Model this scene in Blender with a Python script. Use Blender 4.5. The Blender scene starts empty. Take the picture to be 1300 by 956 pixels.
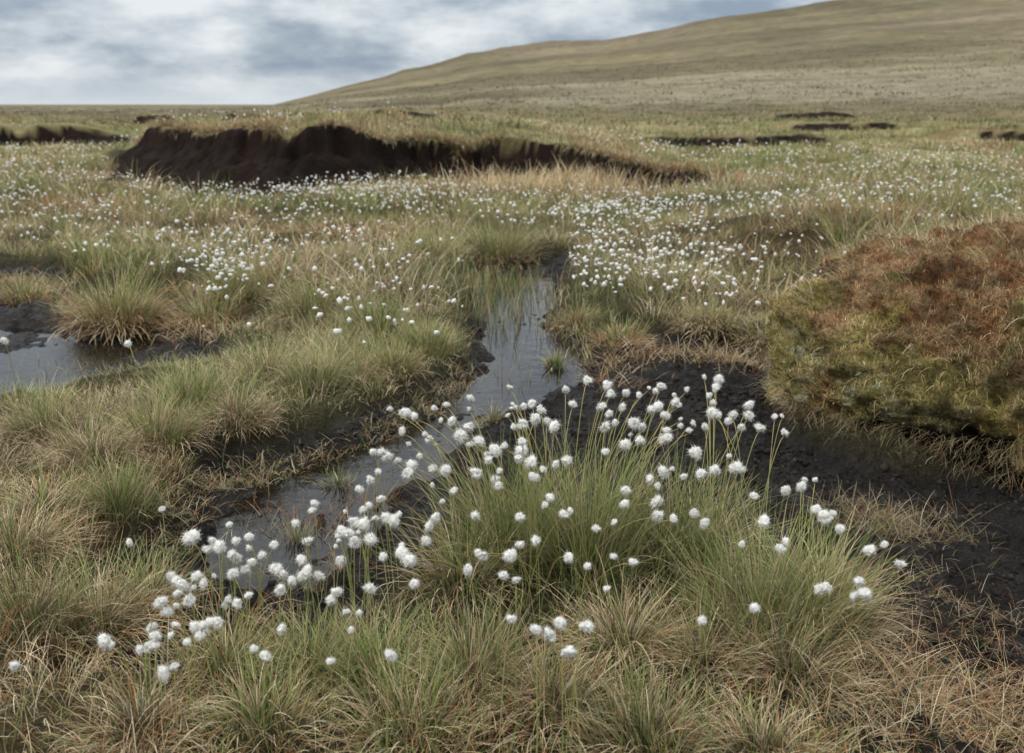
import bpy, math, numpy as np
from mathutils import Vector
from mathutils import noise as mnoise
rng=np.random.default_rng(11)
sc=bpy.context.scene
sc.view_settings.view_transform='Standard'; sc.view_settings.look='None'; sc.view_settings.exposure=0

# ------------------------------------------------------------------ site survey helper
CH=1.3; F=1264.0; TH=math.radians(13.4); S_,C_=math.sin(TH),math.cos(TH)
def gp(px,py,z=0.0):
    """plan position (metres) of a point standing at height z, from the survey photograph"""
    px=np.asarray(px,float); py=np.asarray(py,float)
    a=(py-433.5)/F; t=(CH-z)/(S_+a*C_)
    return np.stack([(px-650)/F*t, t*(C_-a*S_)],-1)
def slope(py):
    a=(py-433.5)/F
    return (S_+a*C_)/(C_-a*S_)

# ------------------------------------------------------------------ noise
perm=np.random.default_rng(5).permutation(256); vals=np.random.default_rng(6).random(256)
def vn(x,y,s=0):
    xi=np.floor(x).astype(int); yi=np.floor(y).astype(int); fx=x-xi; fy=y-yi
    fx=fx*fx*(3-2*fx); fy=fy*fy*(3-2*fy)
    def h(i,j): return vals[perm[(perm[(i+s*17)&255]+j)&255]]
    return (h(xi,yi)*(1-fx)+h(xi+1,yi)*fx)*(1-fy)+(h(xi,yi+1)*(1-fx)+h(xi+1,yi+1)*fx)*fy
def fbm(x,y,o=4,s=0):
    r=0; a=.5; n=0
    for k in range(o):
        r=r+a*vn(x*2**k+k*13.7,y*2**k+k*7.3,s+k); n+=a; a*=.5
    return r/n
def f3(x,y,z,sc3,o=3,s=0.):
    P=np.stack([x.ravel()*sc3+s,y.ravel()*sc3-s,z.ravel()*sc3+2*s],-1)
    v=np.array([mnoise.fractal(Vector(p),1.0,2.0,o) for p in P.tolist()])
    return (.5+.42*v).reshape(x.shape)
def ss(a,b,x):
    t=np.clip((x-a)/(b-a),0,1); return t*t*(3-2*t)
def sdpoly(x,y,P):
    P=np.asarray(P); n=len(P); d=np.full(x.shape,1e9); ins=np.zeros(x.shape,bool)
    for i in range(n):
        ax,ay=P[i]; bx,by=P[(i+1)%n]
        ex,ey=bx-ax,by-ay; wx,wy=x-ax,y-ay
        t=np.clip((wx*ex+wy*ey)/(ex*ex+ey*ey+1e-12),0,1)
        d=np.minimum(d,(wx-ex*t)**2+(wy-ey*t)**2)
        c=((ay>y)!=(by>y))&(x<(bx-ax)*(y-ay)/(by-ay+1e-12)+ax)
        ins^=c
    d=np.sqrt(d); return np.where(ins,d,-d)

def poly(l): 
    l=np.array(l,float); return gp(l[:,0],l[:,1],-.08)
PEAT=poly([(590,325),(585,400),(595,450),(540,492),(445,545),(355,572),(250,598),(205,675),(130,750),(95,810),(105,885),(205,880),(235,825),(300,800),(450,800),(510,745),(600,725),(850,730),(1060,750),(1105,800),(1110,870),(1100,1000),(1420,1000),(1420,640),(1200,600),(1060,590),(1010,540),(1000,480),(1045,440),(900,432),(800,415),(755,425),(715,400),(722,330)])
CHAN=poly([(603,330),(702,328),(708,390),(692,412),(750,445),(746,482),(695,506),(645,522),(610,552),(570,588),(525,615),(490,655),(470,705),(400,755),(310,750),(240,710),(250,640),(295,604),(375,582),(465,551),(550,499),(606,463),(608,430),(596,395)])
POOL=poly([(-150,400),(0,398),(70,408),(130,420),(190,415),(255,424),(258,462),(150,486),(60,504),(-150,510)])
BANKL=poly([(-150,340),(60,345),(100,372),(200,388),(285,415),(280,470),(150,498),(60,516),(-150,526)])
WL=-.117

hx=np.array([-11,-9,-8,-6.9,-4.6,-3.3,-2.6,-1.84,0,0.9,2.0,2.9,3.9])
hy=np.array([25,23,20.5,17.4,15.0,14.8,16.0,17.6,18.0,17.6,15.6,15.2,16.0])
hb=np.array([0,.22,.65,.85,.92,.90,.84,.73,.62,.57,.47,.33,0])
hr=np.array([1,1.2,1.6,2.0,2.3,2.0,1.4,.95,.75,.75,.8,.8,.8])
RY=600.
rp=[(330,134),(360,133),(400,124),(450,109),(500,97),(520,90),(560,82),(600,68),(650,62),(700,53),(760,49),(790,43),(830,38),(855,32),(900,22),(1000,7),(1060,-2),(1300,-40),(1700,-90)]
rx=np.array([(p[0]-650)/F*RY*1.03 for p in rp]); rz=np.array([CH-RY*slope(p[1]) for p in rp]); rz[:2]=0
def hagline(x,y):
    yb=np.interp(x,hx,hy)+1.1*(fbm(x*.9,x*0+2,3,5)-.5)+.9*(fbm(x*2,y*1.2,3,6)-.5)+.5*(fbm(x*6,y*4,2,66)-.5)
    B=np.interp(x,hx,hb)*(.74+.5*fbm(x*1.3,x*0+5,4,15)); run=np.interp(x,hx,hr)
    return yb,B,run
def terrain(x,y):
    x=np.asarray(x,float); y=np.asarray(y,float)
    peat=np.zeros(x.shape); wet=np.zeros(x.shape)
    h=.09*(fbm(x*.5+3,y*.5,3,1)-.40)+.09*(fbm(x*2.3,y*2.3,3,2)-.45)
    h+=.16*(fbm(x*.9,y*.9,3,20)-.5)*ss(5.5,8,y)*(1-ss(16,30,y))
    h+=.35*(fbm(x*.12,y*.12+9,3,3)-.5)*ss(9,20,y)
    h+=1.0*(fbm(x*.03,y*.05+9,4,4)-.45)*ss(30,90,y)
    near=(y<10.5)&(y>-1)&(np.abs(x)<9)
    if near.any():
        xn,yn=x[near],y[near]
        wob=.20*(fbm(xn*3,yn*3,3,7)-.5)+.10*(fbm(xn*11,yn*11,2,8)-.5)
        sp=sdpoly(xn,yn,PEAT)+wob; scn=sdpoly(xn,yn,CHAN)+wob*.8
        spl=sdpoly(xn,yn,POOL)+wob*1.3; sb=sdpoly(xn,yn,BANKL)+wob
        mp=ss(-.10,.07,sp); mc=ss(-.05,.12,scn); ml=ss(-.06,.2,spl); mb=ss(-.1,.08,sb)
        rough=.09*(fbm(xn*4.5,yn*4.5,4,9)-.5)+.07*(np.abs(fbm(xn*12,yn*12,3,12)-.5)-.1)+.045*(fbm(xn*30,yn*30,3,13)-.5)
        hh=h[near]
        hh=hh*(1-mp)+(-.080+rough)*mp
        hh=hh*(1-mc)+(-.147+rough*.95)*mc
        hh=hh*(1-mb)+(-.078+rough)*mb
        hh=hh*(1-ml)+(-.147+rough*.8+.12*(fbm(xn*1.6,yn*2.2,3,19)-.5))*ml
        hh+=.22*ss(1.6,3.0,xn)*ss(3.8,5.4,yn)
        h[near]=hh
        peat[near]=np.maximum(np.maximum(mp,mb),np.maximum(mc,ml)); wet[near]=np.maximum(mc,ml)
    # main hag
    yb,B,run=hagline(x,y)
    u=(y-yb)/run; s=.64*ss(0,.98,u)+.36*ss(.80,1.0,u)
    h+=B*s*(1-.6*ss(3,26,y-yb-run))
    on=ss(.08,.2,B)
    face=on*ss(0,.2,u)*(1-ss(.78,.9,u))
    h+=face*(.16*(fbm(x*2.0,y*1.8,3,17)-.5)+.16*(fbm(x*5,y*5,3,67)-.5)+.06*(fbm(x*13,y*9,2,68)-.5))
    rim=1.06+.20*(fbm(x*3.5,y*1.2,3,16)-.5)
    peat=np.maximum(peat,on*ss(-.30,-.12,u)*(1-ss(rim-.05,rim,u)))
    # smaller hags
    for (x0,x1,yc,b,r,sd) in [(4,60,33,.34,.7,21),(8,70,46,.36,1.0,22),(-40,-11,33,.7,1.0,23),(-60,-3,62,.7,1.5,24),(20,120,75,.4,1.6,25)]:
        yy=yc+ yc*.16*(fbm(x*5/yc,x*0+sd,3,sd)-.5)+2.2*(fbm(x*.8,y*.8,3,sd+1)-.5)
        bb=b*ss(x0-2,x0+2,x)*(1-ss(x1-5,x1,x))*ss(.36,.62,fbm(x*16/yc,x*0+sd*3,4,sd+2))
        u=(y-yy)/r
        h+=bb*ss(0,1,u)*(1-ss(2,yc*.4,y-yy))
        peat=np.maximum(peat,ss(.10,.22,bb)*ss(-.3,-.05,u)*(1-ss(.8,.95,u)))
    # hill
    t=np.clip((y-70)/(RY-70),0,1.6)
    p=np.where(t<1,t**1.45,np.clip(1-.35*(t-1),0,1))
    xx=(x+10*(fbm(x*.01,y*.012,2,30)-.5)*ss(100,300,y))*RY/np.clip(y,120,RY)
    zr=np.interp(xx,rx,rz)
    h+=zr*p
    h+=ss(5,30,zr)*ss(120,350,y)*3.4*(fbm(x*.02,y*.035,4,31)-.5)
    return h,peat,wet
def H(x,y): return terrain(x,y)[0]
def shore(x,y):
    """height factor: shorter growth beside open water and on the hag crest"""
    f=np.ones(x.shape); n=(y<10)&(np.abs(x)<8)
    if n.any():
        d=-sdpoly(x[n],y[n],CHAN); d2=-sdpoly(x[n],y[n],POOL)
        f[n]=np.minimum(.45+.55*ss(0,.45,d),.32+.68*ss(.1,.9,d2))
    n=(y>12)&(y<30)
    if n.any():
        yb,B,run=hagline(x[n],y[n]); on=ss(.1,.3,B)*ss(-.2,.2,y[n]-yb)*(1-ss(2,4,y[n]-yb-run)); f[n]*=1-.4*on
    return f

# ------------------------------------------------------------------ mesh helper
def mk(name,V,Q,col=None,mat=None,smooth=False,link=True):
    V=np.asarray(V,np.float32).reshape(-1,3); Q=np.asarray(Q,np.int32); k=Q.shape[1]
    me=bpy.data.meshes.new(name)
    me.vertices.add(len(V)); me.vertices.foreach_set('co',V.ravel())
    me.loops.add(Q.size); me.loops.foreach_set('vertex_index',Q.ravel())
    me.polygons.add(len(Q)); me.polygons.foreach_set('loop_start',np.arange(0,Q.size,k,dtype=np.int32))
    me.update(calc_edges=True)
    if smooth: me.polygons.foreach_set('use_smooth',np.ones(len(Q),bool))
    if col is not None:
        c=np.ones((len(V),4),np.float32); c[:,:3]=np.asarray(col).reshape(-1,3)
        me.color_attributes.new(name='Col',type='FLOAT_COLOR',domain='POINT').data.foreach_set('color',c.ravel())
    if mat: me.materials.append(mat)
    ob=bpy.data.objects.new(name,me)
    if link: sc.collection.objects.link(ob)
    return ob
def tag(ob,label,cat,kind=None,group=None):
    ob['label']=label; ob['category']=cat
    if kind: ob['kind']=kind
    if group: ob['group']=group

def blades(base,ht,ang,l0,bend,w,cb,ct,segs=4,twist=.9):
    N=len(base); t=np.linspace(0,1,segs+1)
    ph=l0[:,None]+bend[:,None]*(t[None,:-1]+.5/segs)**1.2
    ds=(ht/segs)[:,None]
    X=np.concatenate([np.zeros((N,1)),np.cumsum(np.sin(ph)*ds,1)],1)
    Z=np.concatenate([np.zeros((N,1)),np.cumsum(np.cos(ph)*ds,1)],1)
    sw=(rng.random(N)-.5)[:,None]*.35*ht[:,None]*t[None]**2
    ca,sa=np.cos(ang)[:,None],np.sin(ang)[:,None]
    P=np.stack([base[:,0:1]+X*ca-sw*sa, base[:,1:2]+X*sa+sw*ca, base[:,2:3]+Z],-1)
    a2=ang+math.pi/2+(rng.random(N)-.5)*2*twist
    side=np.stack([np.cos(a2),np.sin(a2),np.zeros(N)],-1)
    wt=np.clip((1-t)**.6,.12,1)*np.where(t<.1,.75,1)
    off=side[:,None,:]*(w[:,None]*wt[None])[...,None]*.5
    V=np.stack([P-off,P+off],2).reshape(-1,3)
    n=(segs+1)*2
    q=np.array([[2*i,2*i+1,2*i+3,2*i+2] for i in range(segs)])
    Q=(np.arange(N)[:,None,None]*n+q[None]).reshape(-1,4)
    tt=t**.8
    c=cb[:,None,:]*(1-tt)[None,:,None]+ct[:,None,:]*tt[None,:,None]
    c=np.repeat(c[:,:,None,:],2,2).reshape(-1,3)
    return V,Q,c
def cat(parts):
    V=[];Q=[];C=[];o=0
    for v,q,c in parts:
        V.append(v);Q.append(q+o);C.append(c);o+=len(v)
    return np.concatenate(V),np.concatenate(Q),np.concatenate(C)

# ------------------------------------------------------------------ materials
def newmat(n):
    m=bpy.data.materials.new(n); m.use_nodes=True; nt=m.node_tree; nt.nodes.clear(); return m,nt,nt.nodes,nt.links
def leaf_mat(name,trans=.26,rough=.6):
    m,nt,N,L=newmat(name)
    o=N.new('ShaderNodeOutputMaterial'); a=N.new('ShaderNodeAttribute'); a.attribute_name='Col'
    b=N.new('ShaderNodeBsdfPrincipled'); b.inputs['Roughness'].default_value=rough; b.inputs['Specular IOR Level'].default_value=.22
    t=N.new('ShaderNodeBsdfTranslucent'); mx=N.new('ShaderNodeMixShader'); mx.inputs[0].default_value=trans
    L.new(a.outputs['Color'],b.inputs['Base Color']); L.new(a.outputs['Color'],t.inputs['Color'])
    L.new(b.outputs[0],mx.inputs[1]); L.new(t.outputs[0],mx.inputs[2]); L.new(mx.outputs[0],o.inputs[0]); return m
M_leaf=leaf_mat('grass_blade')
def noise(N,L,co,scale,detail=5,rough=.6):
    n=N.new('ShaderNodeTexNoise'); n.inputs['Scale'].default_value=scale; n.inputs['Detail'].default_value=detail; n.inputs['Roughness'].default_value=rough
    L.new(co,n.inputs['Vector']); return n
def ground_mat():
    m,nt,N,L=newmat('bog_ground')
    o=N.new('ShaderNodeOutputMaterial'); b=N.new('ShaderNodeBsdfPrincipled'); a=N.new('ShaderNodeAttribute'); a.attribute_name='Col'
    wt=N.new('ShaderNodeAttribute'); wt.attribute_name='wet'
    g=N.new('ShaderNodeNewGeometry')
    n1=noise(N,L,g.outputs['Position'],38,8,.75); n2=noise(N,L,g.outputs['Position'],1.3,6,.65); n3=noise(N,L,g.outputs['Position'],.16,8,.70)
    n4=noise(N,L,g.outputs['Position'],7,5,.6)
    def mr(s,lo,hi,a_=.28,b_=.72):
        r=N.new('ShaderNodeMapRange'); r.inputs[1].default_value=a_; r.inputs[2].default_value=b_; r.inputs[3].default_value=lo; r.inputs[4].default_value=hi
        L.new(s,r.inputs[0]); return r.outputs[0]
    def mul(p,q):
        x=N.new('ShaderNodeMath'); x.operation='MULTIPLY'; L.new(p,x.inputs[0]); L.new(q,x.inputs[1]); return x.outputs[0]
    f=mul(mul(mr(n1.outputs['Fac'],.4,1.6),mr(n2.outputs['Fac'],.70,1.30)),mr(n3.outputs['Fac'],.62,1.38))
    v=N.new('ShaderNodeVectorMath'); v.operation='SCALE'; L.new(a.outputs['Color'],v.inputs[0]); L.new(f,v.inputs['Scale'])
    L.new(v.outputs[0],b.inputs['Base Color'])
    pt=N.new('ShaderNodeAttribute'); pt.attribute_name='damp'
    mx=N.new('ShaderNodeMath'); mx.operation='MAXIMUM'; L.new(mul(pt.outputs['Fac'],mr(n4.outputs['Fac'],0,.9,.45,.65)),mx.inputs[0]); L.new(mul(wt.outputs['Fac'],mr(n1.outputs['Fac'],.5,1.2)),mx.inputs[1])
    r=N.new('ShaderNodeMapRange'); r.inputs[3].default_value=.97; r.inputs[4].default_value=.24
    L.new(mx.outputs[0],r.inputs[0]); L.new(r.outputs[0],b.inputs['Roughness'])
    sp=N.new('ShaderNodeMapRange'); sp.inputs[3].default_value=.12; sp.inputs[4].default_value=.32; L.new(pt.outputs['Fac'],sp.inputs[0]); L.new(sp.outputs[0],b.inputs['Specular IOR Level'])
    bp=N.new('ShaderNodeBump'); bp.inputs['Strength'].default_value=1; bp.inputs['Distance'].default_value=.05
    L.new(n1.outputs['Fac'],bp.inputs['Height']); 
    bp3=N.new('ShaderNodeBump'); bp3.inputs['Strength'].default_value=.8; bp3.inputs['Distance'].default_value=.06
    L.new(n4.outputs['Fac'],bp3.inputs['Height']); L.new(bp.outputs[0],bp3.inputs['Normal'])
    bp2=N.new('ShaderNodeBump'); bp2.inputs['Strength'].default_value=.9; bp2.inputs['Distance'].default_value=.3
    L.new(n2.outputs['Fac'],bp2.inputs['Height']); L.new(bp3.outputs[0],bp2.inputs['Normal'])
    L.new(bp2.outputs[0],b.inputs['Normal'])
    L.new(b.outputs[0],o.inputs[0]); return m
M_ground=ground_mat()
def water_mat():
    m,nt,N,L=newmat('peat_water')
    o=N.new('ShaderNodeOutputMaterial'); b=N.new('ShaderNodeBsdfPrincipled')
    b.inputs['Base Color'].default_value=(.006,.005,.004,1); b.inputs['Roughness'].default_value=.04; b.inputs['IOR'].default_value=1.33; b.inputs['Specular IOR Level'].default_value=.48
    g=N.new('ShaderNodeNewGeometry'); n=noise(N,L,g.outputs['Position'],9,3,.5)
    bp=N.new('ShaderNodeBump'); bp.inputs['Strength'].default_value=.35; bp.inputs['Distance'].default_value=.01
    L.new(n.outputs['Fac'],bp.inputs['Height']); L.new(bp.outputs[0],b.inputs['Normal']); L.new(b.outputs[0],o.inputs[0]); return m
M_water=water_mat()
def fluff_mat():
    m,nt,N,L=newmat('cotton_fluff')
    o=N.new('ShaderNodeOutputMaterial'); d=N.new('ShaderNodeBsdfDiffuse'); t=N.new('ShaderNodeBsdfTranslucent'); mx=N.new('ShaderNodeMixShader'); mx.inputs[0].default_value=.25
    g=N.new('ShaderNodeTexCoord'); n=noise(N,L,g.outputs['Object'],160,3,.6)
    r=N.new('ShaderNodeValToRGB'); r.color_ramp.elements[0].color=(.58,.57,.52,1); r.color_ramp.elements[1].color=(.88,.88,.85,1); r.color_ramp.elements[0].position=.3; r.color_ramp.elements[1].position=.58
    L.new(n.outputs['Fac'],r.inputs[0]); L.new(r.outputs[0],d.inputs[0]); L.new(r.outputs[0],t.inputs[0])
    L.new(d.outputs[0],mx.inputs[1]); L.new(t.outputs[0],mx.inputs[2]); L.new(mx.outputs[0],o.inputs[0]); return m
M_fluff=fluff_mat()

# ------------------------------------------------------------------ ground sheet
def regional(x,y):
    """0 = straw, 1 = green; and rust amount"""
    g=.43+1.6*(fbm(x*.55+4,y*.4,4,40)-.5)
    g+=.15*ss(1.5,5,x)*ss(5,8,y)-.2*ss(-.5,-1.6,x)*ss(5,3.5,y)
    r=ss(.5,.75,fbm(x*.9+40,y*.7,4,42))
    return np.clip(g,0,1),r
nr=1250; nc=700
Y=np.concatenate([np.linspace(-3,1.2,40)[:-1],np.geomspace(1.2,4200,nr)])
U=np.linspace(-1,1,nc); 
Xg=U[None,:]*(3+.82*np.abs(Y))[:,None]; Yg=np.repeat(Y[:,None],nc,1)
Hg,Pg,Wg=terrain(Xg,Yg)
x,y=Xg,Yg
g,r=regional(x,y)
gr=np.array([.150,.165,.065]); st=np.array([.29,.235,.125]); ru=np.array([.20,.11,.05])
C=st*(1-g[...,None])+gr*g[...,None]; C=C*(1-.5*r[...,None])+ru*.5*r[...,None]
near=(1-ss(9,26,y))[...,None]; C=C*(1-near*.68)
C*=(.75+.5*fbm(x*.25,y*.12,4,50))[...,None]
f1=fbm(x*.012+5,y*.009,5,51); f2=fbm(x*.045,y*.02,5,52); f3n=fbm(x*.004,y*.02+3,4,53); f4=fbm(x*.25,y*.12,4,57)
hc=np.array([.152,.130,.074])*(1-ss(.35,.65,f1))[...,None]+np.array([.185,.152,.099])*ss(.35,.65,f1)[...,None]
hc=hc*(.66+.5*f2+.18*f4)[...,None]
hc=hc*(1-.28*ss(.50,.68,f3n)[...,None])
pale=.6*ss(90,130,y)*(1-ss(180,280,y))*ss(.45,.6,fbm(x*.01,y*.03,3,54))
hc=hc*(1-pale[...,None])+np.array([.28,.25,.17])*pale[...,None]
far=ss(45,110,y)[...,None]; C=C*(1-far)+hc*far
pc=np.array([.0100,.0078,.0064])*(.35+1.5*fbm(x*5,y*5,4,55))[...,None]
pc=np.where((y>12)[...,None],np.array([.0155,.0090,.0066])*(.25+1.4*fbm(x*3,y*3,4,56))[...,None],pc)
C=C*(1-Pg[...,None])+pc*Pg[...,None]
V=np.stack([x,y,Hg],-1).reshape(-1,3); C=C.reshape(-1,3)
I=np.arange(len(Y)*nc).reshape(len(Y),nc)
Q=np.stack([I[:-1,:-1],I[:-1,1:],I[1:,1:],I[1:,:-1]],-1).reshape(-1,4)
cx=x[:-1,:-1].ravel(); cy=y[:-1,:-1].ravel()
ishill=(cy>90)&(np.interp(cx*RY/np.clip(cy,120,RY),rx,rz)*np.clip((cy-70)/(RY-70),0,1)**1.45>.35)
damp=Pg*(1-ss(10,13,y))
def sub(name,sel):
    q=Q[sel]; u,inv=np.unique(q,return_inverse=True)
    ob=mk(name,V[u],inv.reshape(-1,4),C[u],M_ground,True)
    for nm,A in (('damp',damp),('wet',Wg)):
        ob.data.attributes.new(nm,'FLOAT','POINT').data.foreach_set('value',A.ravel()[u].astype(np.float32))
    return ob
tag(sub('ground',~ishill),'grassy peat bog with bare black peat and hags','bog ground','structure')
tag(sub('hill',ishill),'long grassy moorland hill rising beyond the bog','hill','structure')

# ------------------------------------------------------------------ water
def sheet(name,x0,x1,y0,y1,label):
    ob=mk(name,[(x0,y0,WL),(x1,y0,WL),(x1,y1,WL),(x0,y1,WL)],[[0,1,2,3]],None,M_water); tag(ob,label,'water','structure')
sheet('water',-1.45,1.0,2.1,8.4,'dark peaty water winding through the bare peat channel')
sheet('water',-5.5,-1.5,4.0,7.1,'still bog pool reflecting the pale sky')

# ------------------------------------------------------------------ peat crumbs
def ico(sub):
    import bmesh
    bm=bmesh.new(); bmesh.ops.create_icosphere(bm,subdivisions=sub,radius=1); v=np.array([x.co[:] for x in bm.verts]); f=np.array([[w.index for w in t.verts] for t in bm.faces]); bm.free(); return v,f
v3,fc3=ico(3); v1,f1_=ico(1)
n=45000; xx=rng.uniform(-2.2,3.2,n); yy=1.6+4.6*rng.random(n)**1.3
hz,pp,ww=terrain(xx,yy); k=(pp>.9)&(hz>WL)&(fbm(xx*3,yy*3,3,95)>.45)&(rng.random(n)<.9-.8*ww); xx,yy,hz=xx[k],yy[k],hz[k]; n=len(xx)
R=.0025+.011*rng.random(n)**4
cv=(np.stack([xx,yy,hz+R*.2],-1)[:,None,:]+v1[None]*(R[:,None]*(1+.8*(rng.random((n,len(v1)))-.5)))[...,None]*rng.uniform(.6,1.4,(n,1,3))).reshape(-1,3)
cf=(np.arange(n)[:,None,None]*len(v1)+f1_[None]).reshape(-1,3)
cc=np.repeat(np.array([.014,.0105,.008])*rng.uniform(.4,2.2,n)[:,None],len(v1),0)
M_crumb=leaf_mat('peat_crumb',0.,.8)
tag(mk('peat_crumbs',cv,cf,cc,M_crumb),'loose crumbs of black peat on the bare ground','peat','stuff')

# ------------------------------------------------------------------ colours for blades
GR=np.array([[.21,.27,.070],[.28,.32,.11],[.15,.205,.070],[.34,.33,.14]])
ST=np.array([[.66,.53,.33],[.52,.40,.23],[.74,.64,.45],[.41,.29,.155]])
RU=np.array([[.38,.18,.075],[.30,.15,.07],[.43,.22,.09]])
def blade_cols(gfrac,rfrac,lo=.68,hi=1.25):
    N=len(gfrac); k=rng.random(N); isg=k<gfrac; isr=(~isg)&(rng.random(N)<rfrac)
    c=ST[rng.integers(0,4,N)].copy(); c[isg]=GR[rng.integers(0,4,isg.sum())]; c[isr]=RU[rng.integers(0,3,isr.sum())]
    c*=rng.uniform(lo,hi,N)[:,None]
    tip=c*1.15; mixs=(isg&(rng.random(N)<.25)); tip[mixs]=ST[0]*.9
    base=c*.38; return base,tip,isg  # blade foot colour darkened: painted shade for the dark gaps low in the grass
HUM=np.array([2.78,4.48]); HR=np.array([1.52,1.24])
def inhum(x,y): return (np.abs((x-HUM[0])/HR[0])**2.2+np.abs((y-HUM[1])/HR[1])**2.2)<.85

def field(y0,y1,dens,nb,rad,hh,w,segs,pk=.35,gap=0.,tn=1.,gf=None,bigf=.12,bigs=1.35):
    A=.56; area_w=lambda yy:2*(A*yy+.7)
    n=int(dens*(A*(y1**2-y0**2)+1.4*(y1-y0)))
    yy=rng.uniform(y0,y1,int(n*2.2)); keep=rng.random(len(yy))<area_w(yy)/area_w(y1); yy=yy[keep][:n]
    xx=rng.uniform(-1,1,len(yy))*area_w(yy)/2
    _,p,_=terrain(xx,yy); k=(p<pk)&~inhum(xx,yy)
    if gap>0: k&=fbm(xx*2.6,yy*2.6,3,62)>gap
    xx,yy=xx[k],yy[k]
    g,r=regional(xx,yy); M=len(xx)
    if gf is not None: g=g*0+gf
    R=rad*rng.uniform(.5,1.4,M); hc=hh*(.45+1.1*fbm(xx*1.1,yy*1.1,3,60))*rng.uniform(.7,1.3,M)*shore(xx,yy)
    big=rng.random(M)<bigf; R[big]*=1.5; hc[big]*=bigs
    gg=np.clip(g+rng.normal(0,.27,M),.03,.95)
    idx=np.repeat(np.arange(M),nb); N=len(idx)
    th=rng.uniform(0,2*math.pi,N); q=np.sqrt(rng.random(N))
    bx=xx[idx]+np.cos(th)*q*R[idx]; by=yy[idx]+np.sin(th)*q*R[idx]
    hz,pp,_=terrain(bx,by); ok=pp<max(.5,pk); 
    idx,th,q,bx,by,hz=idx[ok],th[ok],q[ok],bx[ok],by[ok],hz[ok]; N=len(idx)
    base=np.stack([bx,by,hz-.01],-1)
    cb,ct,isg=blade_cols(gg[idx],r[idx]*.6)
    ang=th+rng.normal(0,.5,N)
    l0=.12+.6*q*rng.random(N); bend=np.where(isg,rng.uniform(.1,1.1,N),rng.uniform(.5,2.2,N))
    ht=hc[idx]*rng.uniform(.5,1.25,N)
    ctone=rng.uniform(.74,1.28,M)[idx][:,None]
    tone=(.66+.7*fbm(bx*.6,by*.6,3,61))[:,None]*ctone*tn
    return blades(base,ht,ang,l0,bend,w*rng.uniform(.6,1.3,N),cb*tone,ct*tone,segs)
parts=[field(1.5,3.2,40,60,.12,.11,.0024,4,gap=.42),
       field(3.2,6.2,34,64,.14,.16,.0032,4,gap=.33),
       field(1.5,3.2,90,26,.10,.05,.0026,3,pk=.55),
       field(3.0,6.2,130,26,.10,.07,.0032,3,pk=.6),
       field(6.2,12,10,50,.18,.14,.0060,3),
       field(6.2,12,5,70,.22,.26,.0060,4,gap=.42,bigf=.3),
       field(12,22,5,38,.28,.17,.012,3),
       field(12,22,1.6,60,.34,.30,.012,3,gap=.45),
       field(22,50,1.6,26,.5,.20,.028,2,tn=.92),
       field(50,120,.28,16,1.0,.26,.07,2,tn=.7),
       field(120,300,.10,7,1.6,.28,.20,1,tn=.36,gf=.35)]
v,q,c=cat(parts)
print('field blades quads',len(q))
tag(mk('grass',v,q,c,M_leaf),'tangled green and straw bog grass covering the moor','grass','stuff')

def fringe_at(P2,hh,w,gf,rf,segs=4,l=(.05,.5),b=(.2,1.2),tn=1.,ang=None):
    n=len(P2); hz=H(P2[:,0],P2[:,1]); base=np.column_stack([P2,hz-.008])
    cb,ct,isg=blade_cols(np.full(n,gf),np.full(n,rf))
    cl=(.6+.8*fbm(P2[:,0]*6,P2[:,1]*6,3,91))
    a=rng.uniform(0,6.28,n) if ang is None else ang+rng.normal(0,.7,n)
    return blades(base,hh*rng.uniform(.4,1.2,n)*cl,a,rng.uniform(*l,n),rng.uniform(*b,n),w*rng.uniform(.6,1.3,n),cb*tn,ct*tn,segs)
def fringe(pxs,n,rad,*a,**k):
    P=gp(np.array([p[0] for p in pxs]),np.array([p[1] for p in pxs]),0.)
    i=rng.integers(0,len(P)-1,n); t=rng.random(n)
    P2=P[i]*(1-t[:,None])+P[np.minimum(i+1,len(P)-1)]*t[:,None]+rng.normal(0,rad,(n,2))
    return fringe_at(P2,*a,**k)
n=10000; lx=rng.uniform(-9.0,3.6,n); ly=np.interp(lx,hx,hy)
for _ in range(3):
    yb,B,run=hagline(lx,ly); ly=yb+run*1.08
keep=fbm(lx*2.5,lx*0+3,3,97)>.36
lx,ly=lx[keep],ly[keep]+np.abs(rng.normal(0,.22,keep.sum()))
parts=[fringe_at(np.column_stack([lx,ly]),.26,.012,.12,.3,l=(.2,1.3),b=(.4,1.8),ang=-math.pi/2),
       fringe([(600,252),(700,250),(780,260)],3000,.35,.48,.012,.08,.1,tn=1.1),
       fringe([(440,252),(520,248),(600,242)],1200,.3,.28,.012,.25,.1),
       fringe([(870,252),(942,237),(1005,234)],1100,.4,.30,.013,.2,.2),
       fringe([(480,222),(500,218)],200,.25,.4,.012,.05,.1),
       fringe([(250,222),(270,222)],260,.2,.25,.012,.15,.5)]
v,q,c=cat(parts); tag(mk('tall_grass',v,q,c,M_leaf),'pale straw coloured tall grass along the peat hag','grass','stuff')
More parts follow.
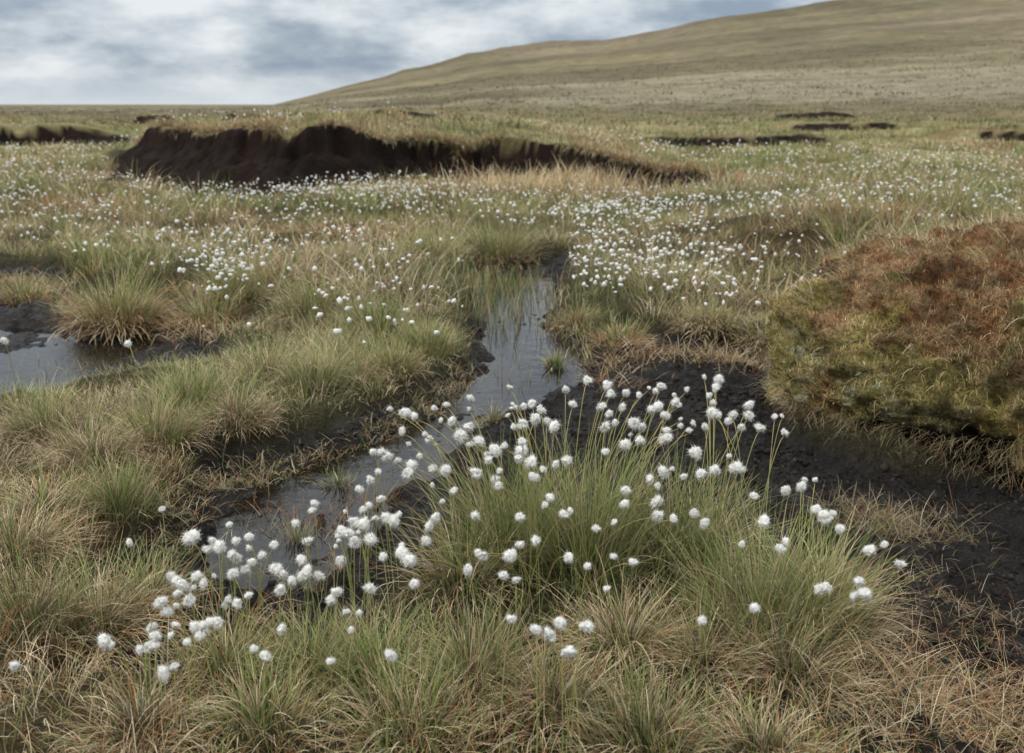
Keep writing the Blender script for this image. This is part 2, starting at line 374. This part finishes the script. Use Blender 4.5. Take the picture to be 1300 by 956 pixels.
parts=[fringe([(590,400),(600,350),(650,345),(640,400)],800,.15,.24,.005,.85,.6,l=(0,.3),b=(0,.6)),
       fringe([(640,400),(660,440),(640,470)],90,.12,.13,.004,.7,.6,l=(0,.4),b=(0,.8)),
       fringe([(705,345),(712,395),(745,430)],500,.08,.12,.005,.5,.3),
       fringe([(320,615),(380,630),(440,615),(490,595)],420,.08,.10,.003,.10,.9,l=(.1,.8),b=(.2,1.5),tn=.8),
       fringe([(280,670),(360,710),(440,690)],260,.12,.08,.003,.3,.7,l=(.1,.9),b=(.1,1.5)),
       fringe([(20,440),(120,450),(230,445)],220,.15,.12,.004,.4,.5,l=(.1,.7)),
       fringe([(600,520),(560,540),(520,580)],60,.10,.06,.003,.2,.5,l=(.1,1.2))]
v,q,c=cat(parts); tag(mk('sedge',v,q,c,M_leaf),'green and rusty sedge standing in shallow water','sedge','stuff')
parts=[fringe([(1110,720),(1200,740),(1300,800)],1700,.16,.08,.0018,.10,.3,l=(.6,1.6),b=(-.6,1.8),segs=6,tn=.75),
       fringe([(1130,800),(1200,850),(1300,920)],2300,.16,.08,.0018,.10,.4,l=(.6,1.6),b=(-.6,1.8),segs=6,tn=.8),
       fringe([(1180,850),(1240,880),(1320,850)],1600,.08,.12,.0022,.12,.4,l=(.4,1.5),b=(.2,1.6),segs=5),
       fringe([(1080,770),(1110,860),(1100,940)],1300,.06,.13,.002,.2,.2,l=(.6,1.5),b=(.2,1.3)),
       fringe([(1070,640),(1130,640),(1200,655)],1500,.07,.12,.0022,.15,.22,l=(.5,1.5),b=(.1,1.4),tn=.6),
       fringe([(760,470),(900,500),(1000,520)],300,.25,.05,.0018,.1,.3,l=(1.2,1.6),b=(0,.6),tn=.7),
       fringe([(880,440),(960,445),(1030,430)],1400,.09,.12,.0035,.1,.35,l=(.5,1.4),b=(.2,.8)),
       fringe([(770,470),(790,430),(860,435)],1000,.09,.12,.0035,.1,.55,l=(.5,1.3),b=(.2,1.0)),
       fringe([(600,450),(545,492),(445,541),(355,568),(248,594),(202,675)],4000,.05,.08,.0027,.35,.25,l=(.3,1.3),b=(.3,1.5),tn=.9),
       fringe([(0,522),(100,512),(250,490)],900,.07,.06,.004,.3,.3,l=(.3,1.2),b=(.3,1.2)),
       fringe([(-20,348),(60,352),(110,382),(200,394),(280,418)],2600,.10,.15,.005,.15,.4,l=(.3,1.2),b=(.3,1.5)),
       fringe([(130,880),(160,820),(260,790)],500,.12,.07,.0022,.1,.4,l=(.9,1.6),b=(-.1,.9))]
v,q,c=cat(parts); tag(mk('dead_grass',v,q,c,M_leaf),'flattened dead straw lying on black peat','dead grass','stuff')

# ------------------------------------------------------------------ grass tussocks
def tussock_mesh(n,R,hh,gf,rf,w=.0028):
    th=rng.uniform(0,6.28,n); q=np.sqrt(rng.random(n)); k=R*.4
    base=np.stack([np.cos(th)*q*k,np.sin(th)*q*k,-.03+.05*(1-q*q)],-1)
    cb,ct,isg=blade_cols(np.full(n,gf),np.full(n,rf),.5,1.45); cb=cb*.6  # tussock feet coloured darker still, painting shade between the blades
    ht=hh*rng.uniform(.45,1.3,n)*np.where(isg,1.0,.8)
    l0=.05+.85*q*rng.random(n)+np.where(isg,0,.25); bend=np.where(isg,rng.uniform(.1,1.0,n),rng.uniform(.6,2.1,n))
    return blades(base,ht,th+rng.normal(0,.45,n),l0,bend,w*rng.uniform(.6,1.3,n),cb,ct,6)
kinds={'green':(.84,.15),'mixed':(.5,.2),'straw':(.2,.15),'brown':(.32,.35)}
words={'green':('tall green cottongrass tussock with fine upright leaves','cottongrass tussock'),
 'mixed':('green and straw grass tussock with arching leaves','grass tussock'),
 'straw':('pale dry grass tussock with drooping straw leaves','grass tussock'),
 'brown':('rounded brown grass tussock at the water edge','grass tussock')}
TL=[(640,722,.30,.32,'green',800),(745,735,.34,.34,'green',850),(700,700,.26,.31,'green',600),(585,750,.22,.22,'mixed',500),(850,730,.24,.29,'green',650),(905,700,.18,.24,'mixed',400),
 (965,810,.34,.28,'green',950),(1040,800,.28,.24,'mixed',800),(890,845,.26,.19,'straw',800),(1000,865,.26,.18,'straw',800),(790,830,.25,.19,'straw',800),
 (120,775,.34,.24,'straw',1300),(190,745,.20,.16,'mixed',600),(40,810,.3,.2,'mixed',900),(20,720,.3,.2,'straw',900),(390,860,.26,.14,'green',700),(290,860,.22,.12,'mixed',600),(480,860,.28,.15,'green',700),(600,870,.28,.18,'mixed',800),(700,900,.28,.17,'straw',800),(520,930,.28,.16,'mixed',700),(330,930,.28,.14,'mixed',700),(820,950,.3,.16,'mixed',700),(180,940,.28,.14,'straw',700),(970,960,.25,.14,'straw',600),
 (150,396,.55,.36,'brown',2000),(262,396,.42,.24,'brown',1200),(300,380,.4,.28,'mixed',1000),(30,366,.5,.2,'brown',1000),(400,400,.45,.26,'mixed',1000),(480,430,.4,.24,'green',1000),(540,448,.32,.18,'green',900),(400,500,.3,.16,'green',900),(500,475,.3,.15,'mixed',900),(450,485,.3,.15,'straw',900),(300,545,.32,.16,'straw',1000),(200,575,.32,.2,'mixed',1000),(340,480,.35,.2,'mixed',900),(240,530,.3,.18,'green',800),(120,600,.32,.2,'straw',1000),(60,560,.3,.2,'mixed',900),(60,660,.28,.18,'straw',900),(150,660,.26,.16,'green',700),
 (630,318,.75,.36,'mixed',1700),(550,330,.6,.26,'mixed',1100),(735,400,.3,.16,'brown',700),(790,418,.35,.18,'brown',900),(900,412,.4,.18,'straw',900),(970,420,.35,.17,'straw',800),
 (625,512,.10,.09,'mixed',180),(375,645,.10,.09,'green',200),(705,440,.12,.10,'green',160),(430,580,.12,.08,'green',160),
 (1180,345,.4,.22,'mixed',1000),(1270,350,.4,.24,'straw',1000)]
for (px,py,R,hh,kd,n) in TL:
    P=gp(px,py,0.); z=float(H(P[:1],P[1:])[0])
    v,q,c=tussock_mesh(n,R,hh,*kinds[kd],w=.0027 if py>540 else (.0034 if py>455 else .005))
    c=c*rng.uniform(.85,1.15)
    ob=mk('grass_tussock',v,q,c,M_leaf); ob.location=(P[0],P[1],z); lb,ca=words[kd]
    tag(ob,lb,'grass tussock',group='grass tussocks on the peat bog')

# ------------------------------------------------------------------ mossy hummock
def hummock():
    nu,nv=560,240
    u=np.linspace(0,2*math.pi,nu,endpoint=False); vv=np.linspace(0,1,nv)
    Uu,Vv=np.meshgrid(u,vv)
    e=2/2.3
    cx=np.sign(np.cos(Uu))*np.abs(np.cos(Uu))**e; cy=np.sign(np.sin(Uu))*np.abs(np.sin(Uu))**e
    prof=np.interp(Vv,[0,.10,.2,.33,.45,.58,.7,.85,1],[.99,.97,.99,1.01,.98,.91,.77,.45,0])
    zz=np.interp(Vv,[0,.10,.2,.33,.45,.58,.7,.85,1],[-.24,-.08,.04,.19,.34,.48,.58,.66,.69])
    bx=HUM[0]+HR[0]*cx*prof; by=HUM[1]+HR[1]*cy*prof
    n1=f3(bx,by,zz,1.6,3,1.)-.5; n2=f3(bx,by,zz,5.,3,7.)-.5; n3=f3(bx,by,zz,16.,3,13.)-.5
    k=.22*n1+.22*n2+.10*n3; fade=np.clip((1-Vv)*3,0,1)
    px=bx+cx*k*fade; py=by+cy*k*fade
    shoulder=.70+.30*ss(1.2,2.0,px)
    pz=np.where(zz>0,zz*shoulder,zz)+(.16*n1+.22*n2+.09*n3)*np.clip((Vv-.15)*3,0,1)*shoulder
    V=np.stack([px,py,pz],-1)
    I=np.arange(nu*nv).reshape(nv,nu); J=np.roll(I,-1,1)
    Q=np.stack([I[:-1],J[:-1],J[1:],I[1:]],-1).reshape(-1,4)
    a1=f3(px,py,pz,2.6,4,21.); a2=f3(px,py,pz,9.,3,27.); a3=f3(px,py,pz,6.,4,33.); a4=f3(px,py,pz,14.,3,39.)
    m1=ss(.42,.60,a1+.14*ss(1.8,1.35,px)-.10*ss(.30,.45,pz))[...,None]; m2=ss(.42,.62,a2)[...,None]
    c=np.array([.200,.105,.050])*(1-m1)+np.array([.215,.180,.062])*m1
    c=c*(1-.5*m2)+np.array([.32,.245,.13])*.5*m2
    c=c*(.15+1.7*np.clip(a3,.1,1))[...,None]
    lo=ss(1.75,1.4,px)[...,None]*(1-ss(.2,.35,pz))[...,None]; c=c*(1-.4*lo)+np.array([.23,.21,.085])*.4*lo
    li=ss(.62,.72,a4)[...,None]*lo*.6; c=c*(1-li)+np.array([.48,.48,.34])*li
    pe=(1-ss(.04,.11,pz+.25*n1+.30*n2-.03))[...,None]*ss(1.2,1.45,px)[...,None]; c=c*(1-pe)+np.array([.011,.0085,.007])*pe
    return V,Q,c,pe[...,0]
V_,Q_,C_h,PE=hummock()
def moss_mat():
    m,nt,N,L=newmat('moss')
    o=N.new('ShaderNodeOutputMaterial'); b=N.new('ShaderNodeBsdfPrincipled'); b.inputs['Roughness'].default_value=.95; b.inputs['Specular IOR Level'].default_value=.1
    a=N.new('ShaderNodeAttribute'); a.attribute_name='Col'; g=N.new('ShaderNodeNewGeometry')
    n1=noise(N,L,g.outputs['Position'],55,6,.75); r=N.new('ShaderNodeMapRange'); r.inputs[1].default_value=.3; r.inputs[2].default_value=.7; r.inputs[3].default_value=.15; r.inputs[4].default_value=1.7
    L.new(n1.outputs['Fac'],r.inputs[0]); v=N.new('ShaderNodeVectorMath'); v.operation='SCALE'; L.new(a.outputs['Color'],v.inputs[0]); L.new(r.outputs[0],v.inputs['Scale'])
    L.new(v.outputs[0],b.inputs['Base Color']); bp=N.new('ShaderNodeBump'); bp.inputs['Distance'].default_value=.03; L.new(n1.outputs['Fac'],bp.inputs['Height']); L.new(bp.outputs[0],b.inputs['Normal'])
    L.new(b.outputs[0],o.inputs[0]); return m
M_moss=moss_mat()
em=bpy.data.objects.new('peat_hummock',None); sc.collection.objects.link(em); em.location=(HUM[0],HUM[1],0)
tag(em,'rounded peat hummock covered in rusty moss and trailing grass','peat hummock')
Vl=V_-np.array([HUM[0],HUM[1],0])
mo=mk('moss_cover',Vl.reshape(-1,3),Q_,C_h.reshape(-1,3),M_moss,True); mo.parent=em
def surf_pts(n,vlo,vhi):
    i=rng.integers(int(vlo*239),int(vhi*239),n); j=rng.integers(0,560,n)
    p=Vl[i,j]; a=np.arctan2(p[:,1],p[:,0]); return p,C_h[i,j],a,i/239,PE[i,j]
p,cc,a,vf,pe=surf_pts(150000,.08,.99)
ar=np.hypot(p[:,0]/HR[0],p[:,1]/HR[1]); k=(rng.random(len(p))<np.clip(ar,.1,1))&(p[:,1]<.5)&(p[:,0]<.3)&(pe<.5); p,cc,a,vf=p[k],cc[k],a[k],vf[k]; n=len(p)
tone=rng.uniform(.4,2.2,n)[:,None]
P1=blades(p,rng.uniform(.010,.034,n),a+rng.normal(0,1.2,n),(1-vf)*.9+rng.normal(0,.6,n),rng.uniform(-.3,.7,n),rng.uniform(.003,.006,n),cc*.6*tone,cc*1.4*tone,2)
sp=mk('moss_shoots',*P1,M_leaf); sp.parent=em
p,cc,a,vf,pe=surf_pts(60000,.20,.98); ar=np.hypot(p[:,0]/HR[0],p[:,1]/HR[1]); 
dens=ss(.34,.54,fbm(p[:,0]*2.5,p[:,1]*2.5,3,80))*np.clip(.10+1.3*(vf-.40),.05,1)
k=(rng.random(len(p))<np.clip(ar**2,.15,1)*dens)&(p[:,0]<.4); p,a,vf=p[k],a[k],vf[k]; n=len(p)
cb,ct,_=blade_cols(np.full(n,.26),np.full(n,.12))
P2=blades(p,rng.uniform(.05,.17,n),a+rng.normal(0,.9,n),.1+(1-vf)*.9+rng.random(n)*.4,rng.uniform(.4,2.2,n),np.full(n,.003),cb*1.3,ct*1.05,5)
p,cc,a,vf,pe=surf_pts(15000,.04,.27); k=(fbm(p[:,0]*3,p[:,1]*3,3,99)>.46); p,a,vf=p[k],a[k],vf[k]; n=len(p); cb,ct,_=blade_cols(np.full(n,.18),np.full(n,.25))
P3=blades(p,rng.uniform(.03,.13,n),a+rng.normal(0,.6,n),rng.uniform(.9,1.9,n),rng.uniform(.3,1.4,n),np.full(n,.0023),cb*.6,ct*.6,4)
gg=mk('trailing_grass',*cat([P2,P3]),M_leaf); gg.parent=em

# ------------------------------------------------------------------ cottongrass
def head_mesh(k):
    r=np.random.default_rng(100+k)
    sx,sz=r.uniform(.7,1.15),r.uniform(.75,1.3)
    off=r.uniform(0,50,3)
    n=fbm(v3[:,0]*1.8+off[0]+v3[:,2],v3[:,1]*1.8+off[1]+v3[:,2]*1.3,3,k)-.5
    n2=fbm(v3[:,0]*5+off[2]-v3[:,2]*4,v3[:,1]*5+v3[:,2]*4,2,k+3)-.5
    R=.0120*(1+1.3*n+.7*n2)
    V=v3*R[:,None]*np.array([sx,1,sz]); V[:,2]-=.002
    nf=620
    d=r.normal(size=(nf,3)); d/=np.linalg.norm(d,axis=1)[:,None]; d[:,2]=d[:,2]*.9-.05
    t=np.cross(d,r.normal(size=(nf,3))); t/=np.linalg.norm(t,axis=1)[:,None]
    nn=fbm(d[:,0]*1.8+off[0]+d[:,2],d[:,1]*1.8+off[1]+d[:,2]*1.3,3,k)-.5
    L=.0120*(1+1.5*nn[:,None])*r.uniform(1.02,1.7,nf)[:,None]*np.array([sx,1,sz]); w=.0007
    tip=d*L+t*.006*r.normal(size=(nf,1))
    A=d*.007-t*w; B=d*.007+t*w
    fv=np.stack([A,B,tip],1).reshape(-1,3); ff=np.arange(nf*3).reshape(-1,3)+len(V)
    return np.concatenate([V,fv]),np.concatenate([fc3,ff])
head_me=[]
for k in range(16):
    v,f=head_mesh(k); ob=mk('seed_head_%d'%k,v,f,None,M_fluff,True,link=False); head_me.append(ob.data); 
    bpy.data.objects.remove(ob)
def tube(P,rad,sides=4):
    n=len(P); T=np.gradient(P,axis=0); T/=np.linalg.norm(T,axis=1)[:,None]+1e-9
    s=np.cross(T,[0.,1.,.1]); s/=np.linalg.norm(s,axis=1)[:,None]+1e-9; b=np.cross(T,s)
    a=np.arange(sides)*2*math.pi/sides
    V=(P[:,None]+ (s[:,None]*np.cos(a)[None,:,None]+b[:,None]*np.sin(a)[None,:,None])*np.asarray(rad)[:,None,None]).reshape(-1,3)
    I=np.arange(n*sides).reshape(n,sides); J=np.roll(I,-1,1)
    Q=np.stack([I[:-1],J[:-1],J[1:],I[1:]],-1).reshape(-1,4); return V,Q
def stem_curve(b,h,n=9):
    d=h-b; L=np.linalg.norm(d); c1=b+np.array([d[0]*.15,d[1]*.15,d[2]*.45+.06*L]); c2=b+np.array([d[0]*.65,d[1]*.65,d[2]*.9+.06*L])
    t=np.linspace(0,1,n)[:,None]; return b*(1-t)**3+3*c1*t*(1-t)**2+3*c2*t*t*(1-t)+h*t**3
HEADS=[(647,494),(598,508),(514,527),(526,531),(511,550),(551,521),(574,538),(560,537),(553,567),(545,560),(596,545),(608,563),(597,567),(585,556),(618,580),(628,575),(640,569),(605,603),(566,600),(550,598),(620,588),(629,612),(633,620),(603,658),(562,640),(699,635),(651,516),(665,519),(676,515),(688,524),(645,530),(652,545),(665,540),(679,535),(663,575),(659,585),(703,545),(727,516),(745,485),(718,497),(771,492),(775,502),(763,519),(773,528),(768,545),(781,540),(790,520),(805,540),(824,495),(839,493),(828,522),(835,519),(845,530),(841,560),(795,567),(800,555),(815,545),(846,550),(861,517),(857,513),(872,497),(864,535),(880,540),(875,550),(900,505),(909,495),(905,514),(912,485),(904,527),(895,545),(930,530),(951,517),(950,530),(941,545),(965,546),(996,552),(884,578),(907,600),(931,598),(938,597),(890,605),(868,609),(843,602),(835,620),(720,588),(706,593),(690,600),(674,590),(833,640),(824,612),(835,658),(779,710),(803,717),(793,643),(757,675),(722,712),(648,709),(680,690),(614,710),(660,660),(1017,621),(998,626),(997,692),(942,695),(990,700),(1057,655),(1066,675),(1035,650),(1046,660),(1123,695),(1103,702),(1050,750),(1090,742),(1097,757),(1040,752),(894,668),(970,665),
(495,522),(485,577),(492,583),(480,602),(523,594),(505,588),(517,603),(474,577),(457,624),(470,612),(484,637),(461,650),(450,666),(476,661),(463,668),(441,680),(450,692),(470,688),(490,660),(500,664),(511,706),(520,715),(541,690),(553,660),(525,745),(545,672),(430,690),(433,715),(426,697),(390,690),(375,668),(399,642),(396,651),
(243,685),(265,700),(280,697),(295,707),(301,712),(320,717),(312,727),(296,732),(290,765),(301,770),(316,760),(333,708),(350,725),(360,733),(356,752),(371,741),(383,714),(385,735),(390,728),(405,735),(245,750),(250,735),(232,746),(240,765),(226,757),(217,735),(272,735),(258,745),(248,800),(262,808),(275,793),(253,812),(238,820),(193,800),(198,812),(190,825),(178,828),(204,768),(212,780),(165,692),(19,849),(133,818),(207,858),(222,850),(357,803),(420,765),(470,750),(300,690),(316,700),(270,690),(420,843),(440,780),(425,755),(711,795),(697,810),(746,800),(723,832),(655,740),(640,735)]
nh=len(HEADS)
for j in range(300-nh-2):
    if rng.random()<.7:
        i=rng.integers(0,nh); HEADS.append((HEADS[i][0]+rng.normal(0,18),HEADS[i][1]+rng.normal(0,14)))
    else: HEADS.append((rng.uniform(200,1080),rng.uniform(600,850)))
cen=gp(715,725,0.)
plants=[]
for j,(px,py) in enumerate(HEADS):
    if py<610: z=rng.uniform(.32,.44)
    elif px<480: z=rng.uniform(.12,.21)
    else: z=rng.uniform(.24,.34)
    if px<560 and py<700 and py>=560: z=rng.uniform(.16,.28)
    P=gp(px,py,z); b=P+rng.normal(0,.03,2)
    if 490<px<1000 and py<720:
        d=cen-P
        b=P+d*np.array([.5,.45])+rng.normal(0,.05,2)
        if px>880: b=P+(gp(890,730,0)-P)*.55+rng.normal(0,.05,2)
    elif px>=1000: b=P+(gp(1010,800,0)-P)*.5
    s=rng.uniform(.62,1.12)
    if py>690: s*=.88
    if j>=nh: s=rng.uniform(.4,.8)
    elif rng.random()<.15: s*=.6
    plants.append((b,np.array([P[0],P[1],z]),s))
n_fore=len(plants)
REG=[(110,330,110,40,80,1),(60,250,100,30,280,1),(230,235,110,20,280,1),(340,235,120,18,320,1),(450,238,110,14,340,0),(520,242,70,14,150,0),(290,325,48,22,130,0),(270,345,40,14,60,0),(400,280,100,28,150,1),(330,300,100,30,120,1),(480,370,65,40,55,1),(520,430,40,35,35,1),(780,285,75,26,240,0),(800,262,90,14,260,0),(850,290,100,28,200,1),(740,345,50,20,120,0),(840,358,80,20,110,0),(980,290,110,40,110,1),(950,350,80,30,40,1),(1100,250,130,24,240,1),(1230,242,80,20,220,1),(1200,215,110,12,220,1),(960,205,110,12,200,1),(1080,208,100,11,180,1),(1250,290,60,18,40,1),(130,190,130,7,260,1),(560,290,90,34,90,1),(640,262,90,20,100,1),(180,420,60,30,14,1),(120,450,80,40,12,1),(1020,310,80,15,50,1),(560,156,80,5,60,1),(950,190,200,8,130,1),(200,165,80,5,60,1),(100,380,60,20,18,1),(500,300,300,60,180,1),(900,290,250,60,160,1),(20,215,60,12,150,0),(20,300,60,30,70,1)]
extra=[]
for (a_,b_,ra,rb,n,cf_) in REG:
    px=a_+rng.normal(0,ra*.8,n); py=b_+rng.normal(0,rb*.8,n); py=np.clip(py,146,600)
    P=gp(px,py,.2); hz,pt,_=terrain(P[:,0],P[:,1]); cl=fbm(P[:,0]*1.5,P[:,1]*1.1,3,90)
    for i in range(n):
        if pt[i]>.5 or P[i,1]>90: continue
        if cf_ and cl[i]<.47 and rng.random()<.85: continue
        h_=rng.uniform(.14,.30)
        extra.append((P[i]+rng.normal(0,.04,2),np.array([P[i,0],P[i,1],hz[i]+h_]),rng.uniform(.5,1.25)))
extra.sort(key=lambda e:e[1][1])
plants+=extra[:max(0,300-n_fore)]; rest=extra[max(0,300-n_fore):]
bz=H(np.array([p[0][0] for p in plants]),np.array([p[0][1] for p in plants]))
for i,(b,h,s) in enumerate(plants):
    base=np.array([b[0],b[1],bz[i]-.005])
    hh=h-base
    P=stem_curve(np.zeros(3),hh)
    w=1.0 if i<n_fore else 1.5
    rad=np.interp(np.linspace(0,1,9),[0,.8,1],[.0012,.0010,.0017])*w
    v,q=tube(P,rad); t=np.repeat(np.linspace(0,1,9),4)[:,None]
    gcol=GR[rng.integers(0,4)]*rng.uniform(.9,1.3)
    col=gcol*(1-t)+np.array([.42,.36,.15])*t; col=np.where(t>.95,np.array([[.12,.08,.05]]),col)
    e=bpy.data.objects.new('cottongrass',None); e.location=base; e.empty_display_size=.02; sc.collection.objects.link(e)
    lab='white fluffy cottongrass head on a slender green stem' if i<n_fore else 'small white cottongrass head above tangled bog grass'
    tag(e,lab,'cottongrass',group='cottongrass plants on the bog')
    so=mk('stem',v,q,col,M_leaf,True); so.parent=e
    ho=bpy.data.objects.new('seed_head',head_me[rng.integers(0,16)]); sc.collection.objects.link(ho); ho.parent=e
    ho.location=hh+np.array([0,0,.008]); ho.scale=(s,)*3; ho.rotation_euler=(rng.normal(0,.6),rng.normal(0,.6),rng.uniform(0,6.28))
bzr=H(np.array([p[0][0] for p in rest]),np.array([p[0][1] for p in rest]))
N=len(rest); bb=np.array([[p[0][0],p[0][1]] for p in rest]); hd=np.array([p[1] for p in rest]); ssz=np.array([p[2] for p in rest])
lump=1+.8*(rng.random((N,len(v1)))-.5)
R=.0138*ssz*(1+.55*ss(8,28,hd[:,1]))
st3d=rng.uniform(.65,1.3,(N,3))
HV=(hd[:,None,:]+v1[None]*st3d[:,None,:]*R[:,None,None]*lump[...,None]).reshape(-1,3)
HF=(np.arange(N)[:,None,None]*len(v1)+f1_[None]).reshape(-1,3)
wd=.0012*(1+hd[:,1]*.05); B0=np.column_stack([bb,bzr-.01])
st3=np.stack([B0+np.column_stack([wd,0*wd,0*wd]),B0+np.column_stack([-wd,.5*wd,0*wd]),hd],1).reshape(-1,3)
SF=np.arange(N*3).reshape(-1,3)+len(HV)
ob=mk('cottongrass',np.concatenate([HV,st3]),np.concatenate([HF,SF]),np.concatenate([np.ones((len(HV),3)),np.tile([.25,.25,.11],(len(st3),1))]),M_fluff,True)
ob.data.materials.append(M_leaf); mi=np.zeros(len(HF)+len(SF),np.int32); mi[len(HF):]=1; ob.data.polygons.foreach_set('material_index',mi)
tag(ob,'drifts of white cottongrass heads scattered over the moor','cottongrass','stuff')
print('plants',len(plants),'rest',N)

# ------------------------------------------------------------------ sky and light
w=bpy.data.worlds.new('World'); sc.world=w; w.use_nodes=True; N=w.node_tree.nodes; L=w.node_tree.links; N.clear()
o=N.new('ShaderNodeOutputWorld'); bg=N.new('ShaderNodeBackground'); bg.inputs['Strength'].default_value=.1
sky=N.new('ShaderNodeTexSky'); sky.sky_type='NISHITA'; sky.sun_disc=False; sky.sun_elevation=math.radians(48); sky.sun_rotation=math.radians(-120)
tc=N.new('ShaderNodeTexCoord'); mp=N.new('ShaderNodeMapping'); mp.inputs['Scale'].default_value=(3.4,1,9); mp.inputs['Location'].default_value=(5.1,1.4,.6)
L.new(tc.outputs['Generated'],mp.inputs['Vector'])
n1=N.new('ShaderNodeTexNoise'); n1.inputs['Scale'].default_value=2.6; n1.inputs['Detail'].default_value=9; n1.inputs['Roughness'].default_value=.56; n1.inputs['Distortion'].default_value=.05
L.new(mp.outputs[0],n1.inputs['Vector'])
sc_=N.new('ShaderNodeMath'); sc_.operation='MULTIPLY_ADD'; L.new(n1.outputs['Fac'],sc_.inputs[0]); sc_.inputs[1].default_value=.85; sc_.inputs[2].default_value=.07
fac=sc_.outputs[0]
# large cloud masses and breaks at compass directions of this sky
for (cx_,cz_,rx_,rz_,amp) in [(-.31,.088,.13,.024,.13),(-.50,.080,.09,.03,-.13),(-.21,.108,.07,.014,-.10),(-.38,.040,.22,.016,-.07),(-.02,.085,.18,.03,.05)]:
    vm=N.new('ShaderNodeVectorMath'); vm.operation='SUBTRACT'; L.new(tc.outputs['Generated'],vm.inputs[0]); vm.inputs[1].default_value=(cx_,.95,cz_)
    vs=N.new('ShaderNodeVectorMath'); vs.operation='MULTIPLY'; L.new(vm.outputs[0],vs.inputs[0]); vs.inputs[1].default_value=(1/rx_,.5,1/rz_)
    vl=N.new('ShaderNodeVectorMath'); vl.operation='LENGTH'; L.new(vs.outputs[0],vl.inputs[0])
    m1=N.new('ShaderNodeMapRange'); m1.interpolation_type='SMOOTHSTEP'; m1.inputs[1].default_value=0; m1.inputs[2].default_value=1.6; m1.inputs[3].default_value=amp; m1.inputs[4].default_value=0; L.new(vl.outputs['Value'],m1.inputs[0])
    ad=N.new('ShaderNodeMath'); ad.operation='ADD'; L.new(fac,ad.inputs[0]); L.new(m1.outputs[0],ad.inputs[1]); fac=ad.outputs[0]
cr=N.new('ShaderNodeValToRGB'); e=cr.color_ramp.elements
e[0].position=.36; e[0].color=(.29,.36,.46,1); e[1].position=.63; e[1].color=(.84,.88,.91,1)
m_=e.new(.44); m_.color=(.41,.48,.56,1); m_=e.new(.52); m_.color=(.60,.66,.72,1)
L.new(fac,cr.inputs[0])
sep=N.new('ShaderNodeSeparateXYZ'); L.new(tc.outputs['Generated'],sep.inputs[0])
hzr=N.new('ShaderNodeMapRange'); hzr.inputs[1].default_value=0; hzr.inputs[2].default_value=.035; hzr.inputs[3].default_value=.8; hzr.inputs[4].default_value=0; L.new(sep.outputs['Z'],hzr.inputs[0])
mixh=N.new('ShaderNodeMix'); mixh.data_type='RGBA'; L.new(hzr.outputs[0],mixh.inputs[0]); L.new(cr.outputs[0],mixh.inputs[6]); mixh.inputs[7].default_value=(.74,.80,.84,1)
zn=N.new('ShaderNodeMapRange'); zn.inputs[1].default_value=.12; zn.inputs[2].default_value=.6; zn.inputs[3].default_value=0; zn.inputs[4].default_value=.75; L.new(sep.outputs['Z'],zn.inputs[0])
mixz=N.new('ShaderNodeMix'); mixz.data_type='RGBA'; L.new(zn.outputs[0],mixz.inputs[0]); L.new(mixh.outputs[2],mixz.inputs[6]); mixz.inputs[7].default_value=(.73,.725,.71,1)
up=N.new('ShaderNodeMapRange'); up.inputs[1].default_value=.12; up.inputs[2].default_value=.7; up.inputs[3].default_value=10; up.inputs[4].default_value=26; L.new(sep.outputs['Z'],up.inputs[0])
sv=N.new('ShaderNodeVectorMath'); sv.operation='SCALE'; L.new(mixz.outputs[2],sv.inputs[0]); L.new(up.outputs[0],sv.inputs['Scale'])
mix=N.new('ShaderNodeMix'); mix.data_type='RGBA'; mix.inputs[0].default_value=.92; L.new(sky.outputs[0],mix.inputs[6]); L.new(sv.outputs[0],mix.inputs[7])
L.new(mix.outputs[2],bg.inputs['Color']); L.new(bg.outputs[0],o.inputs[0])
sun=bpy.data.lights.new('sun','SUN'); sun.energy=1.5; sun.angle=math.radians(11); sun.color=(1,.94,.86)
so=bpy.data.objects.new('sun',sun); sc.collection.objects.link(so)
d=Vector((-math.sin(math.radians(120))*math.cos(math.radians(48)), math.cos(math.radians(120))*math.cos(math.radians(48)), math.sin(math.radians(48))))
so.rotation_euler=d.to_track_quat('Z','Y').to_euler()

cam=bpy.data.cameras.new('camera'); co=bpy.data.objects.new('camera',cam); sc.collection.objects.link(co); sc.camera=co
co.location=(0,0,CH); co.rotation_euler=(math.radians(90-13.4),0,0)
cam.sensor_width=36; cam.lens=36*F/1300; cam.shift_y=-44.5/1300; cam.clip_end=9000; cam.clip_start=.05
cam.dof.use_dof=True; cam.dof.focus_distance=2.9; cam.dof.aperture_fstop=4.5
